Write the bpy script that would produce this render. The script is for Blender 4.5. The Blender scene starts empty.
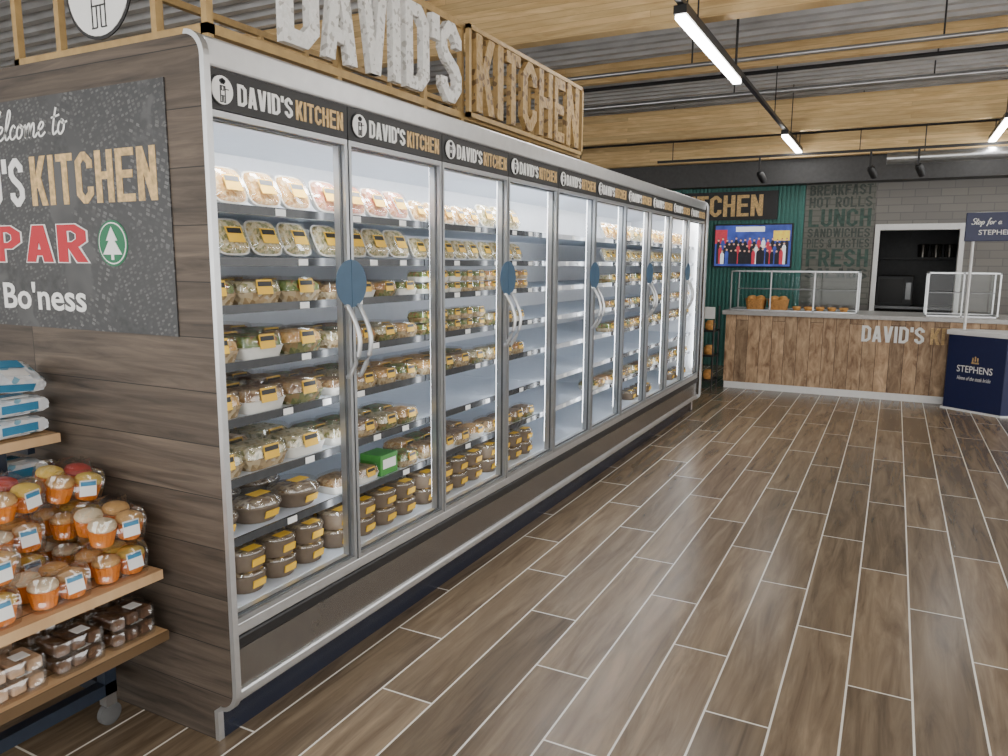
import bpy, bmesh, math, random
from mathutils import Vector, Matrix
random.seed(11)
COL=bpy.context.scene.collection
PI=math.pi
X=Vector((1,0,0));Y=Vector((0,1,0));Z=Vector((0,0,1))
ORD=['first','second','third','fourth','fifth','sixth','seventh','eighth','ninth','tenth','eleventh','twelfth']

# ------------------------------------------------------------------ materials
def nodes(name):
    m=bpy.data.materials.new(name); m.use_nodes=True
    nt=m.node_tree
    return m,nt,nt.nodes['Principled BSDF'],nt.nodes['Material Output']
def mat(name,col,rough=.5,metal=0,es=0,var=.12,scale=25,bump=0):
    m,nt,b,o=nodes(name)
    n=nt.nodes.new('ShaderNodeTexNoise'); n.inputs['Scale'].default_value=scale; n.inputs['Detail'].default_value=4
    tc=nt.nodes.new('ShaderNodeTexCoord'); nt.links.new(tc.outputs['Object'],n.inputs['Vector'])
    r=nt.nodes.new('ShaderNodeValToRGB')
    r.color_ramp.elements[0].position=.3; r.color_ramp.elements[1].position=.7
    r.color_ramp.elements[0].color=[max(0,c*(1-var)) for c in col]+[1]
    r.color_ramp.elements[1].color=[min(1,c*(1+var)) for c in col]+[1]
    nt.links.new(n.outputs['Fac'],r.inputs['Fac']); nt.links.new(r.outputs['Color'],b.inputs['Base Color'])
    b.inputs['Roughness'].default_value=rough; b.inputs['Metallic'].default_value=metal
    if es:
        nt.links.new(r.outputs['Color'],b.inputs['Emission Color']); b.inputs['Emission Strength'].default_value=es
    if bump:
        bp=nt.nodes.new('ShaderNodeBump'); bp.inputs['Strength'].default_value=bump; bp.inputs['Distance'].default_value=.01
        nt.links.new(n.outputs['Fac'],bp.inputs['Height']); nt.links.new(bp.outputs['Normal'],b.inputs['Normal'])
    return m
def clear(name,tint=(1,1,1),gloss=.1,rough=.05,crinkle=0):
    m=bpy.data.materials.new(name); m.use_nodes=True; nt=m.node_tree; nt.nodes.clear()
    o=nt.nodes.new('ShaderNodeOutputMaterial'); t=nt.nodes.new('ShaderNodeBsdfTransparent'); g=nt.nodes.new('ShaderNodeBsdfGlossy')
    mx=nt.nodes.new('ShaderNodeMixShader'); t.inputs['Color'].default_value=(*tint,1); g.inputs['Roughness'].default_value=rough
    mx.inputs[0].default_value=gloss
    if crinkle:
        n=nt.nodes.new('ShaderNodeTexVoronoi'); n.inputs['Scale'].default_value=crinkle; n.feature='SMOOTH_F1'
        tc=nt.nodes.new('ShaderNodeTexCoord'); nt.links.new(tc.outputs['Object'],n.inputs['Vector'])
        bp=nt.nodes.new('ShaderNodeBump'); bp.inputs['Strength'].default_value=.9; bp.inputs['Distance'].default_value=.025
        nt.links.new(n.outputs['Distance'],bp.inputs['Height']); nt.links.new(bp.outputs['Normal'],g.inputs['Normal'])
    nt.links.new(t.outputs[0],mx.inputs[1]); nt.links.new(g.outputs[0],mx.inputs[2]); nt.links.new(mx.outputs[0],o.inputs['Surface'])
    return m
def speckle(name,cols,scale=60,rough=.5,es=0):
    m,nt,b,o=nodes(name)
    v=nt.nodes.new('ShaderNodeTexVoronoi'); v.inputs['Scale'].default_value=scale
    tc=nt.nodes.new('ShaderNodeTexCoord'); nt.links.new(tc.outputs['Object'],v.inputs['Vector'])
    s=nt.nodes.new('ShaderNodeSeparateColor'); nt.links.new(v.outputs['Color'],s.inputs[0])
    r=nt.nodes.new('ShaderNodeValToRGB'); r.color_ramp.interpolation='CONSTANT'
    k=len(cols)
    r.color_ramp.elements[0].color=(*cols[0],1); r.color_ramp.elements[1].position=1/k; r.color_ramp.elements[1].color=(*cols[1],1)
    for i in range(2,k):
        e=r.color_ramp.elements.new(i/k); e.color=(*cols[i],1)
    nt.links.new(s.outputs[0],r.inputs['Fac']); nt.links.new(r.outputs['Color'],b.inputs['Base Color'])
    b.inputs['Roughness'].default_value=rough
    bp=nt.nodes.new('ShaderNodeBump'); bp.inputs['Strength'].default_value=.5; bp.inputs['Distance'].default_value=.01
    nt.links.new(v.outputs['Distance'],bp.inputs['Height']); nt.links.new(bp.outputs['Normal'],b.inputs['Normal'])
    return m
def aerial(name):
    # printed, faded photograph of a town from the air: scattered roofs along streets, woods and open ground, all grey
    m,nt,b,o=nodes(name)
    L=nt.links.new; N=nt.nodes.new
    g=N('ShaderNodeNewGeometry'); s=N('ShaderNodeSeparateXYZ'); L(g.outputs['Position'],s.inputs[0])
    c=N('ShaderNodeCombineXYZ'); L(s.outputs[0],c.inputs[0]); L(s.outputs[2],c.inputs[1])
    def roofs(rot,sc,rh,hi):
        # small bright roofs on dark ground, packed in cells, shrunk so that dark streets show between them
        mp=N('ShaderNodeMapping'); mp.inputs['Rotation'].default_value=(0,0,rot); L(c.outputs[0],mp.inputs['Vector'])
        m2=N('ShaderNodeMapping'); m2.inputs['Scale'].default_value=(1,rh,1); L(mp.outputs[0],m2.inputs['Vector'])
        k=N('ShaderNodeTexVoronoi'); k.distance='CHEBYCHEV'; k.voronoi_dimensions='2D'; k.inputs['Scale'].default_value=sc; k.inputs['Randomness'].default_value=.7; L(m2.outputs[0],k.inputs['Vector'])
        lt=N('ShaderNodeMath'); lt.operation='LESS_THAN'; L(k.outputs['Distance'],lt.inputs[0]); lt.inputs[1].default_value=.3
        sp=N('ShaderNodeSeparateColor'); L(k.outputs['Color'],sp.inputs[0])
        rr=N('ShaderNodeValToRGB'); e=rr.color_ramp.elements; e[0].position=.2; e[0].color=(.03,.031,.033,1); e[1].position=1; e[1].color=(hi,hi,hi,1); L(sp.outputs[0],rr.inputs['Fac'])
        x=N('ShaderNodeMix'); x.data_type='RGBA'; L(lt.outputs[0],x.inputs['Factor']); x.inputs['A'].default_value=(.034,.035,.037,1); L(rr.outputs['Color'],x.inputs['B']); return x.outputs['Result']
    def noise(sc,lo,hi,c0=(0,0,0,1),c1=(1,1,1,1),d=4):
        n=N('ShaderNodeTexNoise'); n.inputs['Scale'].default_value=sc; n.inputs['Detail'].default_value=d; L(c.outputs[0],n.inputs['Vector'])
        r=N('ShaderNodeValToRGB'); e=r.color_ramp.elements; e[0].position=lo; e[1].position=hi; e[0].color=c0; e[1].color=c1; L(n.outputs['Fac'],r.inputs['Fac']); return r.outputs['Color']
    def mix(f,a,bb):
        x=N('ShaderNodeMix'); x.data_type='RGBA'; L(f,x.inputs['Factor']); L(a,x.inputs['A']); L(bb,x.inputs['B']); return x.outputs['Result']
    town=mix(noise(3.3,.48,.52,d=0),roofs(.35,38,1.9,.13),roofs(-.3,50,1.8,.11))
    wood=noise(40,.35,.75,(.02,.021,.022,1),(.05,.052,.055,1))
    field=noise(6,.4,.6,(.04,.041,.043,1),(.07,.071,.073,1),2)
    L(mix(noise(4.5,.44,.48,d=4),mix(noise(5,.5,.52,d=2),wood,field),town),b.inputs['Base Color']); b.inputs['Roughness'].default_value=.45
    return m
def planks(name,along,across,L,W,dark,light,mortar,gap,rough=.4,gs=(1.5,14),stag=.3333,idvar=.45,contrast=(.3,.72),o_across=0,spec=.5):
    m,nt,b,o=nodes(name)
    def mth(op,a,c=None):
        n=nt.nodes.new('ShaderNodeMath'); n.operation=op
        for i,q in enumerate((a,c)):
            if q is None: continue
            if isinstance(q,(int,float)): n.inputs[i].default_value=q
            else: nt.links.new(q,n.inputs[i])
        return n.outputs[0]
    g=nt.nodes.new('ShaderNodeNewGeometry'); s=nt.nodes.new('ShaderNodeSeparateXYZ'); nt.links.new(g.outputs['Position'],s.inputs[0])
    A=s.outputs[along]; B=mth('ADD',s.outputs[across],o_across+50*W)
    v=mth('DIVIDE',B,W); row=mth('FLOOR',v); fv=mth('FRACT',v)
    u=mth('ADD',mth('ADD',mth('DIVIDE',A,L),50),mth('MULTIPLY',row,stag)); cl=mth('FLOOR',u); fu=mth('FRACT',u)
    cb=nt.nodes.new('ShaderNodeCombineXYZ'); nt.links.new(row,cb.inputs[0]); nt.links.new(cl,cb.inputs[1])
    wn=nt.nodes.new('ShaderNodeTexWhiteNoise'); wn.noise_dimensions='2D'; nt.links.new(cb.outputs[0],wn.inputs['Vector'])
    mk=mth('MAXIMUM',mth('LESS_THAN',fv,gap/W),mth('LESS_THAN',fu,gap/L))
    c2=nt.nodes.new('ShaderNodeCombineXYZ')
    nt.links.new(mth('MULTIPLY',A,gs[0]),c2.inputs[0]); nt.links.new(mth('MULTIPLY',B,gs[1]),c2.inputs[1]); nt.links.new(mth('MULTIPLY',wn.outputs['Value'],37),c2.inputs[2])
    no=nt.nodes.new('ShaderNodeTexNoise'); no.inputs['Scale'].default_value=1.6; no.inputs['Detail'].default_value=8; no.inputs['Roughness'].default_value=.62; no.inputs['Distortion'].default_value=.7
    nt.links.new(c2.outputs[0],no.inputs['Vector'])
    r=nt.nodes.new('ShaderNodeValToRGB'); r.color_ramp.elements[0].position=contrast[0]; r.color_ramp.elements[1].position=contrast[1]
    r.color_ramp.elements[0].color=(*dark,1); r.color_ramp.elements[1].color=(*light,1); nt.links.new(no.outputs['Fac'],r.inputs['Fac'])
    br=mth('ADD',mth('MULTIPLY',wn.outputs['Value'],idvar),1-idvar/2)
    vm=nt.nodes.new('ShaderNodeVectorMath'); vm.operation='SCALE'; nt.links.new(r.outputs['Color'],vm.inputs[0]); nt.links.new(br,vm.inputs['Scale'])
    mx=nt.nodes.new('ShaderNodeMix'); mx.data_type='RGBA'; nt.links.new(mk,mx.inputs['Factor']); nt.links.new(vm.outputs[0],mx.inputs['A']); mx.inputs['B'].default_value=(*mortar,1)
    nt.links.new(mx.outputs['Result'],b.inputs['Base Color'])
    b.inputs['Roughness'].default_value=rough; b.inputs['Specular IOR Level'].default_value=spec
    bp=nt.nodes.new('ShaderNodeBump'); bp.inputs['Strength'].default_value=.25; bp.inputs['Distance'].default_value=.004
    nt.links.new(mth('SUBTRACT',no.outputs['Fac'],mk),bp.inputs['Height']); nt.links.new(bp.outputs['Normal'],b.inputs['Normal'])
    return m
def bricks(name,c1,c2,mo,bw,rh,ms=.008):
    m,nt,b,o=nodes(name)
    g=nt.nodes.new('ShaderNodeNewGeometry'); s=nt.nodes.new('ShaderNodeSeparateXYZ'); c=nt.nodes.new('ShaderNodeCombineXYZ')
    nt.links.new(g.outputs['Position'],s.inputs[0]); nt.links.new(s.outputs[0],c.inputs[0]); nt.links.new(s.outputs[2],c.inputs[1])
    k=nt.nodes.new('ShaderNodeTexBrick'); k.inputs['Scale'].default_value=1; k.inputs['Brick Width'].default_value=bw; k.inputs['Row Height'].default_value=rh; k.inputs['Mortar Size'].default_value=ms
    k.inputs['Color1'].default_value=(*c1,1);k.inputs['Color2'].default_value=(*c2,1);k.inputs['Mortar'].default_value=(*mo,1)
    nt.links.new(c.outputs[0],k.inputs['Vector']); nt.links.new(k.outputs['Color'],b.inputs['Base Color']); b.inputs['Roughness'].default_value=.5
    return m

M={}
M['floor']=planks('wood_look_tile',1,0,1.2,.21,(.092,.064,.04),(.28,.208,.136),(.86,.82,.73),.0072,rough=.26,gs=(1.1,11),o_across=.05,idvar=.5,contrast=(.29,.71))
M['panel']=planks('grey_brown_boards',0,2,7,.16,(.023,.0165,.012),(.145,.109,.08),(.014,.011,.009),.003,rough=.6,gs=(1.3,20),stag=.41,idvar=.4,contrast=(.27,.75))
M['counterwood']=planks('rustic_vertical_boards',2,0,2.5,.14,(.17,.09,.045),(.62,.43,.26),(.05,.03,.02),.005,rough=.6,gs=(3.5,9),idvar=.6)
M['timber']=planks('glulam_timber',0,2,5,.045,(.5,.32,.13),(.78,.57,.29),(.4,.25,.1),.0025,rough=.6,gs=(1.6,12),idvar=.35)
M['shelfwood']=planks('slatted_pine_shelf',1,0,3,.07,(.42,.25,.12),(.62,.42,.23),(.12,.07,.03),.006,rough=.6,gs=(2,20))
M['deck']=mat('galvanised_deck',(.48,.48,.485),.5,.1,var=.2,scale=3)
M['steel']=mat('brushed_steel',(.5,.51,.52),.28,.9,var=.05)
M['alu']=mat('silver_aluminium',(.6,.61,.62),.33,.8,var=.04)
M['frame']=mat('grey_door_frame',(.42,.435,.45),.33,.8,var=.04)
M['kick']=mat('grey_metal_panel',(.2,.185,.17),.2,.7,var=.05)
M['plinth']=mat('navy_black_plinth',(.012,.016,.03),.25)
M['black']=mat('matt_black',(.012,.012,.013),.45)
M['darkgrey']=mat('dark_grey',(.045,.047,.05),.5)
M['bulk']=mat('grey_bulkhead',(.06,.06,.061),.6)
M['white']=mat('white_paint',(.8,.8,.79),.5,var=.03)
M['offwhite']=mat('off_white_wall',(.62,.61,.59),.7,var=.04)
M['liner']=mat('white_liner',(.82,.845,.88),.4,var=.02)
M['shelfw']=mat('white_steel_shelf',(.7,.76,.84),.35,.05,var=.03)
M['strip']=mat('ticket_rail_grey',(.04,.043,.047),.25)
M['striplight']=mat('ticket_rail_white',(.5,.53,.57),.3)
M['led']=mat('led_white',(1,.98,.95),.5,es=36,var=0)
M['fled']=mat('fridge_led',(.91,.955,1),.5,es=18,var=0)
M['fledtop']=mat('fridge_top_led',(1,.99,.98),.5,es=95,var=0)
M['kfill']=mat('kitchen_fill_lamp',(1,.95,.85),.5,es=.6,var=0)  # faint glow for the lamp added inside the kitchen
M['gold']=speckle('worn_gold_paint',[(.4,.255,.095),(.44,.29,.115),(.37,.23,.08),(.42,.27,.105),(.17,.1,.04),(.41,.265,.1)],42)
M['goldprint']=mat('gold_print',(.6,.4,.17),.5,.0,var=.35,scale=60)
M['goldmatte']=mat('gold_frame_paint',(.4,.26,.1),.45,.1,var=.15)
M['whiteprint']=mat('white_print',(.85,.85,.83),.5,var=.02)
M['distress']=speckle('speckled_white_letter',[(.8,.79,.76),(.84,.83,.8),(.78,.77,.74),(.8,.79,.76),(.82,.8,.77),(.5,.48,.44)],60)
M['poster']=aerial('town_aerial_print')
M['red']=mat('red_print',(.5,.006,.02),.5,var=.02)
M['green']=mat('green_print',(.005,.15,.06),.5,var=.02)
M['teal']=mat('teal_slats',(.04,.17,.145),.5,var=.1)
M['navy']=mat('navy_board',(.01,.016,.07),.4,var=.05)
M['navysteel']=mat('navy_steel',(.02,.03,.05),.4,.2)
M['blue']=mat('blue_sticker',(.035,.09,.16),.4,var=.05)
M['wrapblue']=mat('wrapper_blue',(.05,.24,.42),.4,var=.1)
M['case']=clear('case_glass',(.9,.94,.94),.03,.03)
M['plastic']=clear('clear_plastic',(.97,.97,.97),.15,.1)
M['film']=clear('clear_film',(.98,.98,.98),.2,.1,crinkle=26)
M['seal']=mat('dark_door_seal',(.07,.075,.08),.5)
M['yellow']=mat('yellow_label',(.8,.48,.035),.5,var=.05)
M['kraft']=mat('grey_brown_card',(.155,.115,.08),.7,var=.2)
M['kraftlight']=speckle('food_under_clear_lid',[(.24,.165,.095),(.32,.24,.14),(.17,.11,.06),(.38,.3,.19)],70,.2)
M['traywhite']=mat('white_tray',(.66,.64,.58),.5)
M['traygrey']=speckle('clear_tray_over_food',[(.36,.26,.14),(.42,.33,.2),(.26,.18,.09),(.46,.4,.3)],70,.15)
M['traydark']=speckle('clear_tray_over_salad',[(.16,.16,.06),(.22,.15,.07),(.1,.11,.04),(.3,.26,.15)],70,.15)
M['f_beige']=speckle('creamy_filling',[(.62,.34,.09),(.68,.41,.14),(.52,.25,.05),(.7,.5,.25)],90)
M['f_pink']=speckle('pink_meat',[(.58,.19,.12),(.64,.28,.18),(.55,.25,.11),(.66,.4,.28)],80)
M['f_pale']=speckle('pale_rice',[(.6,.5,.29),(.64,.57,.39),(.52,.4,.19),(.24,.23,.08)],100)
M['f_green']=speckle('green_salad',[(.1,.17,.03),(.16,.23,.05),(.3,.3,.1),(.28,.09,.03)],90)
M['f_brown']=speckle('brown_pasta',[(.3,.17,.07),(.38,.24,.11),(.18,.09,.035),(.44,.32,.17)],90)
M['f_orange']=speckle('orange_pasta',[(.5,.22,.06),(.55,.3,.1),(.34,.13,.035),(.48,.34,.14)],90)
M['orange']=mat('orange_case',(.85,.25,.02),.7,var=.1)
M['cake']=mat('golden_cake',(.68,.4,.15),.85,var=.2,bump=.4)
M['icing']=mat('yellow_icing',(.86,.6,.12),.7,var=.1)
M['redjam']=mat('pink_red_topping',(.5,.07,.06),.5,var=.3)
M['palecream']=mat('pale_cream',(.82,.68,.46),.7,var=.1)
M['choc']=mat('brown_cake',(.12,.055,.024),.7,var=.4,bump=.4)
M['palecake']=mat('pale_cake',(.55,.36,.22),.7,var=.3,bump=.3)
M['bluepack']=speckle('blue_white_wrapper',[(.75,.8,.85),(.8,.82,.85),(.25,.48,.62),(.7,.75,.8),(.8,.8,.8)],45,.3)
M['greenbox']=mat('green_carton',(.06,.26,.05),.5,var=.1)
M['wallgrey']=bricks('grey_tile_wall',(.2,.19,.17),(.165,.155,.145),(.13,.125,.12),.3,.1,.006)
M['muralwall']=bricks('mural_brick',(.15,.15,.13),(.13,.13,.112),(.1,.1,.088),.22,.075,.008)
M['muraltext']=mat('mural_lettering',(.06,.075,.064),.7,var=.3)
M['muraltext2']=mat('mural_lettering_green',(.05,.09,.073),.7,var=.3)
M['worktop']=mat('grey_worktop',(.42,.41,.4),.35,var=.08)
M['rubber']=mat('grey_rubber',(.1,.1,.1),.6)
M['bread']=mat('bread_crust',(.62,.3,.08),.7,var=.3,bump=.3)
M['wicker']=mat('wicker',(.5,.24,.07),.7,var=.45,scale=80,bump=.6)
M['caseframe']=mat('case_frame_steel',(.2,.205,.21),.35,.7,var=.05)
M['skin']=mat('screen_skin',(.6,.36,.26),.5,es=.6)
M['scrblue']=mat('screen_blue',(.03,.05,.22),.5,es=1.0,var=.5,scale=6)
M['scrdark']=mat('screen_dark',(.02,.02,.03),.4,es=.3)
M['scrwhite']=mat('screen_white',(.7,.72,.75),.4,es=.8)
M['scrred']=mat('screen_red',(.4,.03,.05),.4,es=.8)
M['scryellow']=mat('screen_yellow',(.7,.5,.06),.4,es=.8)

# ------------------------------------------------------------------ mesh helpers
ORG={}
class MB:
    def __init__(s): s.v=[];s.f=[];s.m=[];s.mi=0
    def add(s,vs,fs):
        b=len(s.v); s.v+=[Vector(p) for p in vs]; s.f+=[tuple(b+i for i in f) for f in fs]; s.m+=[s.mi]*len(fs); return s
    def box(s,x0,x1,y0,y1,z0,z1):
        return s.add([(x0,y0,z0),(x1,y0,z0),(x1,y1,z0),(x0,y1,z0),(x0,y0,z1),(x1,y0,z1),(x1,y1,z1),(x0,y1,z1)],
              [(0,3,2,1),(4,5,6,7),(0,1,5,4),(1,2,6,5),(2,3,7,6),(3,0,4,7)])
    def prism(s,poly,plane,a,b):
        n=len(poly)
        def q(p,w): return {'xz':(p[0],w,p[1]),'yz':(w,p[0],p[1]),'xy':(p[0],p[1],w)}[plane]
        vs=[q(p,a) for p in poly]+[q(p,b) for p in poly]
        fs=[tuple(range(n))[::-1],tuple(range(n,2*n))]+[(i,(i+1)%n,n+(i+1)%n,n+i) for i in range(n)]
        return s.add(vs,fs)
    def loft(s,secs,c0=True,c1=True):
        n=len(secs[0]); vs=[p for q in secs for p in q]; fs=[]
        for k in range(len(secs)-1):
            for i in range(n):
                j=(i+1)%n; fs.append((k*n+i,k*n+j,(k+1)*n+j,(k+1)*n+i))
        if c0: fs.append(tuple(range(n))[::-1])
        if c1: fs.append(tuple((len(secs)-1)*n+i for i in range(n)))
        return s.add(vs,fs)
    def lathe(s,prof,c=(0,0,0),n=20,c0=True,c1=True,ax=X,ay=Y,az=Z):
        c=Vector(c)
        secs=[[c+ax*(r*math.cos(2*PI*i/n))+ay*(r*math.sin(2*PI*i/n))+az*z for i in range(n)] for r,z in prof]
        return s.loft(secs,c0,c1)
    def tube(s,pts,r,n=8):
        pts=[Vector(p) for p in pts]; secs=[]
        for i,p in enumerate(pts):
            d=(pts[min(i+1,len(pts)-1)]-pts[max(i-1,0)]).normalized()
            a=d.cross(Z if abs(d.z)<.9 else X).normalized(); b=d.cross(a)
            secs.append([p+a*(r*math.cos(2*PI*k/n))+b*(r*math.sin(2*PI*k/n)) for k in range(n)])
        return s.loft(secs)
    def quad(s,pts): return s.add(pts,[tuple(range(len(pts)))])
    def slab(s,c,ax,ay,w,h,t):
        c=Vector(c); ax=Vector(ax);ay=Vector(ay); nn=ax.cross(ay).normalized()
        p=[c-ax*w/2-ay*h/2,c+ax*w/2-ay*h/2,c+ax*w/2+ay*h/2,c-ax*w/2+ay*h/2]
        return s.loft([[q for q in p],[q+nn*t for q in p]])
    def build(s,name,mats,parent=None,smooth=False,bevel=0,loc=None,recalc=True):
        if not isinstance(mats,list): mats=[mats]
        if parent is not None: org=ORG[parent.name]
        elif loc is not None: org=Vector(loc)
        else:
            xs=[v.x for v in s.v];ys=[v.y for v in s.v];zs=[v.z for v in s.v]
            org=Vector(((min(xs)+max(xs))/2,(min(ys)+max(ys))/2,min(zs)))
        me=bpy.data.meshes.new(name); me.from_pydata([v-org for v in s.v],[],s.f)
        for m in mats: me.materials.append(m)
        for p,i in zip(me.polygons,s.m): p.material_index=i
        if recalc:
            bm=bmesh.new(); bm.from_mesh(me); bmesh.ops.recalc_face_normals(bm,faces=bm.faces[:]); bm.to_mesh(me); bm.free()
        if smooth:
            for p in me.polygons: p.use_smooth=True
            me.set_sharp_from_angle(angle=math.radians(40))
        o=bpy.data.objects.new(name,me); COL.objects.link(o); ORG[o.name]=org
        if parent is not None: o.parent=parent
        else: o.location=org
        if bevel:
            d=o.modifiers.new('bevel','BEVEL'); d.width=bevel; d.segments=2; d.limit_method='ANGLE'
        return o
def tag(o,label,cat,group=None):
    o['label']=label;o['category']=cat
    if group:o['group']=group
    return o
def thing(name,label,cat,loc=(0,0,0),group=None):
    o=bpy.data.objects.new(name,None); COL.objects.link(o); o.location=loc; o.empty_display_size=.05; ORG[o.name]=Vector(loc)
    return tag(o,label,cat,group)
def struct(o): o['kind']='structure'; return o
def se(a,b,e=4,n=24):
    r=[]
    for i in range(n):
        t=2*PI*i/n; c=math.cos(t); q=math.sin(t)
        r.append((a*math.copysign(abs(c)**(2/e),c),b*math.copysign(abs(q)**(2/e),q)))
    return r
TC={}
def text_data(s,offset,shear=0):
    k=(s,offset,shear)
    if k in TC: return TC[k]
    cu=bpy.data.curves.new('t','FONT'); cu.body=s; cu.size=1; cu.offset=offset; cu.shear=shear; cu.resolution_u=3
    ob=bpy.data.objects.new('t',cu); COL.objects.link(ob); bpy.context.view_layer.update()
    me=bpy.data.meshes.new_from_object(ob.evaluated_get(bpy.context.evaluated_depsgraph_get()))
    vs=[v.co.copy() for v in me.vertices]; fs=[tuple(p.vertices) for p in me.polygons]
    es={}
    for f in fs:
        for a,b in zip(f,f[1:]+f[:1]):
            q=(min(a,b),max(a,b)); es[q]=es.get(q,0)+1
    bd=[q for q,c in es.items() if c==1]
    x0=min(v.x for v in vs);x1=max(v.x for v in vs);y0=min(v.y for v in vs);y1=max(v.y for v in vs)
    vs=[((v.x-x0)/max(1e-6,x1-x0),(v.y-y0)/max(1e-6,y1-y0)) for v in vs]
    bpy.data.objects.remove(ob); bpy.data.meshes.remove(me); bpy.data.curves.remove(cu)
    TC[k]=(vs,fs,bd); return TC[k]
def add_text(mb,s,p,ax,ay,w,h,depth=.002,offset=.02,shear=0):
    vs,fs,bd=text_data(s,offset,shear); p=Vector(p);ax=Vector(ax);ay=Vector(ay); nn=ax.cross(ay).normalized()
    fr=[p+ax*(u*w)+ay*(v*h)+nn*depth for u,v in vs]; bk=[q-nn*depth for q in fr]; n=len(vs)
    mb.add(fr+bk,list(fs)+[(a,b,b+n,a+n) for a,b in bd]); return mb
def lettering(s,m,p,ax,ay,w,h,parent,depth=.002,offset=.02,shear=0,name='lettering'):
    return add_text(MB(),s,p,ax,ay,w,h,depth,offset,shear).build(name,m,parent)
# heavy condensed capitals drawn as strokes
def glyph(ch,w,t):
    l=t/2;r=w-t/2;b=t/2;T=1-t/2;c=min(.13,(r-l)*.42); m=w/2; S=[]
    def s(*p,closed=False): S.append(('s',list(p),closed))
    def d(x0,y0,x1,y1,k=1.0): S.append(('d',(x0,y0,x1,y1,k)))
    bar=lambda x=l: s((x,0),(x,1))
    if ch=='D': s((l,b),(r-c,b),(r,b+c),(r,T-c),(r-c,T),(l,T),closed=True)
    elif ch=='O': s((l+c,b),(r-c,b),(r,b+c),(r,T-c),(r-c,T),(l+c,T),(l,T-c),(l,b+c),closed=True)
    elif ch=='A': d(l,0,m-t*.12,1);d(r,0,m+t*.12,1);s((w*.25,.26),(w*.75,.26))
    elif ch=='V': d(l,1,m-t*.12,0);d(r,1,m+t*.12,0)
    elif ch=='W': d(l,1,w*.28,0);d(w*.5,1,w*.28,0);d(w*.5,1,w*.72,0);d(r,1,w*.72,0)
    elif ch=='I': s((t/2,0),(t/2,1))
    elif ch=="'": s((t*.45,.7),(t*.45,1))
    elif ch=='S': s((r,T-.22),(r,T-c),(r-c,T),(l+c,T),(l,T-c),(l,.66),(l+c*.5,.57),(r-c*.5,.43),(r,.34),(r,b+c),(r-c,b),(l+c,b),(l,b+c),(l,b+.22))
    elif ch=='C': s((r,T-.25),(r,T-c),(r-c,T),(l+c,T),(l,T-c),(l,b+c),(l+c,b),(r-c,b),(r,b+c),(r,b+.25))
    elif ch=='K': bar();d(t*.9,.36,r,1,1.1);d(w*.48,.56,r,0,1.1)
    elif ch=='T': s((0,T),(w,T));s((m,0),(m,T))
    elif ch=='H': bar();bar(r);s((l,.52),(r,.52))
    elif ch=='E': bar();s((l,b),(w,b));s((l,T),(w,T));s((l,.52),(w*.9,.52))
    elif ch=='F': bar();s((l,T),(w,T));s((l,.52),(w*.9,.52))
    elif ch=='L': bar();s((l,b),(w,b))
    elif ch=='N': bar();bar(r);d(l,1,r,0)
    elif ch=='U': s((l,1),(l,b+c),(l+c,b),(r-c,b),(r,b+c),(r,1))
    elif ch in 'PR':
        bar();s((l,T),(r-c,T),(r,T-c),(r,.45+c),(r-c,.45),(l,.45))
        if ch=='R': d(m*.95,.47,r+t*.05,0,1.1)
    elif ch=='B': bar();s((l,T),(r-c,T),(r,T-c*.8),(r,.52+c*.8),(r-c,.52),(l,.52));s((r-c,.52),(r,.52-c*.8),(r,b+c*.8),(r-c,b),(l,b))
    elif ch=='&': s((r,.42),(m,b),(l+c*.5,b),(l,.26),(r*.85,.72),(m,T),(l,.76),(r,0))
    return S
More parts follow.
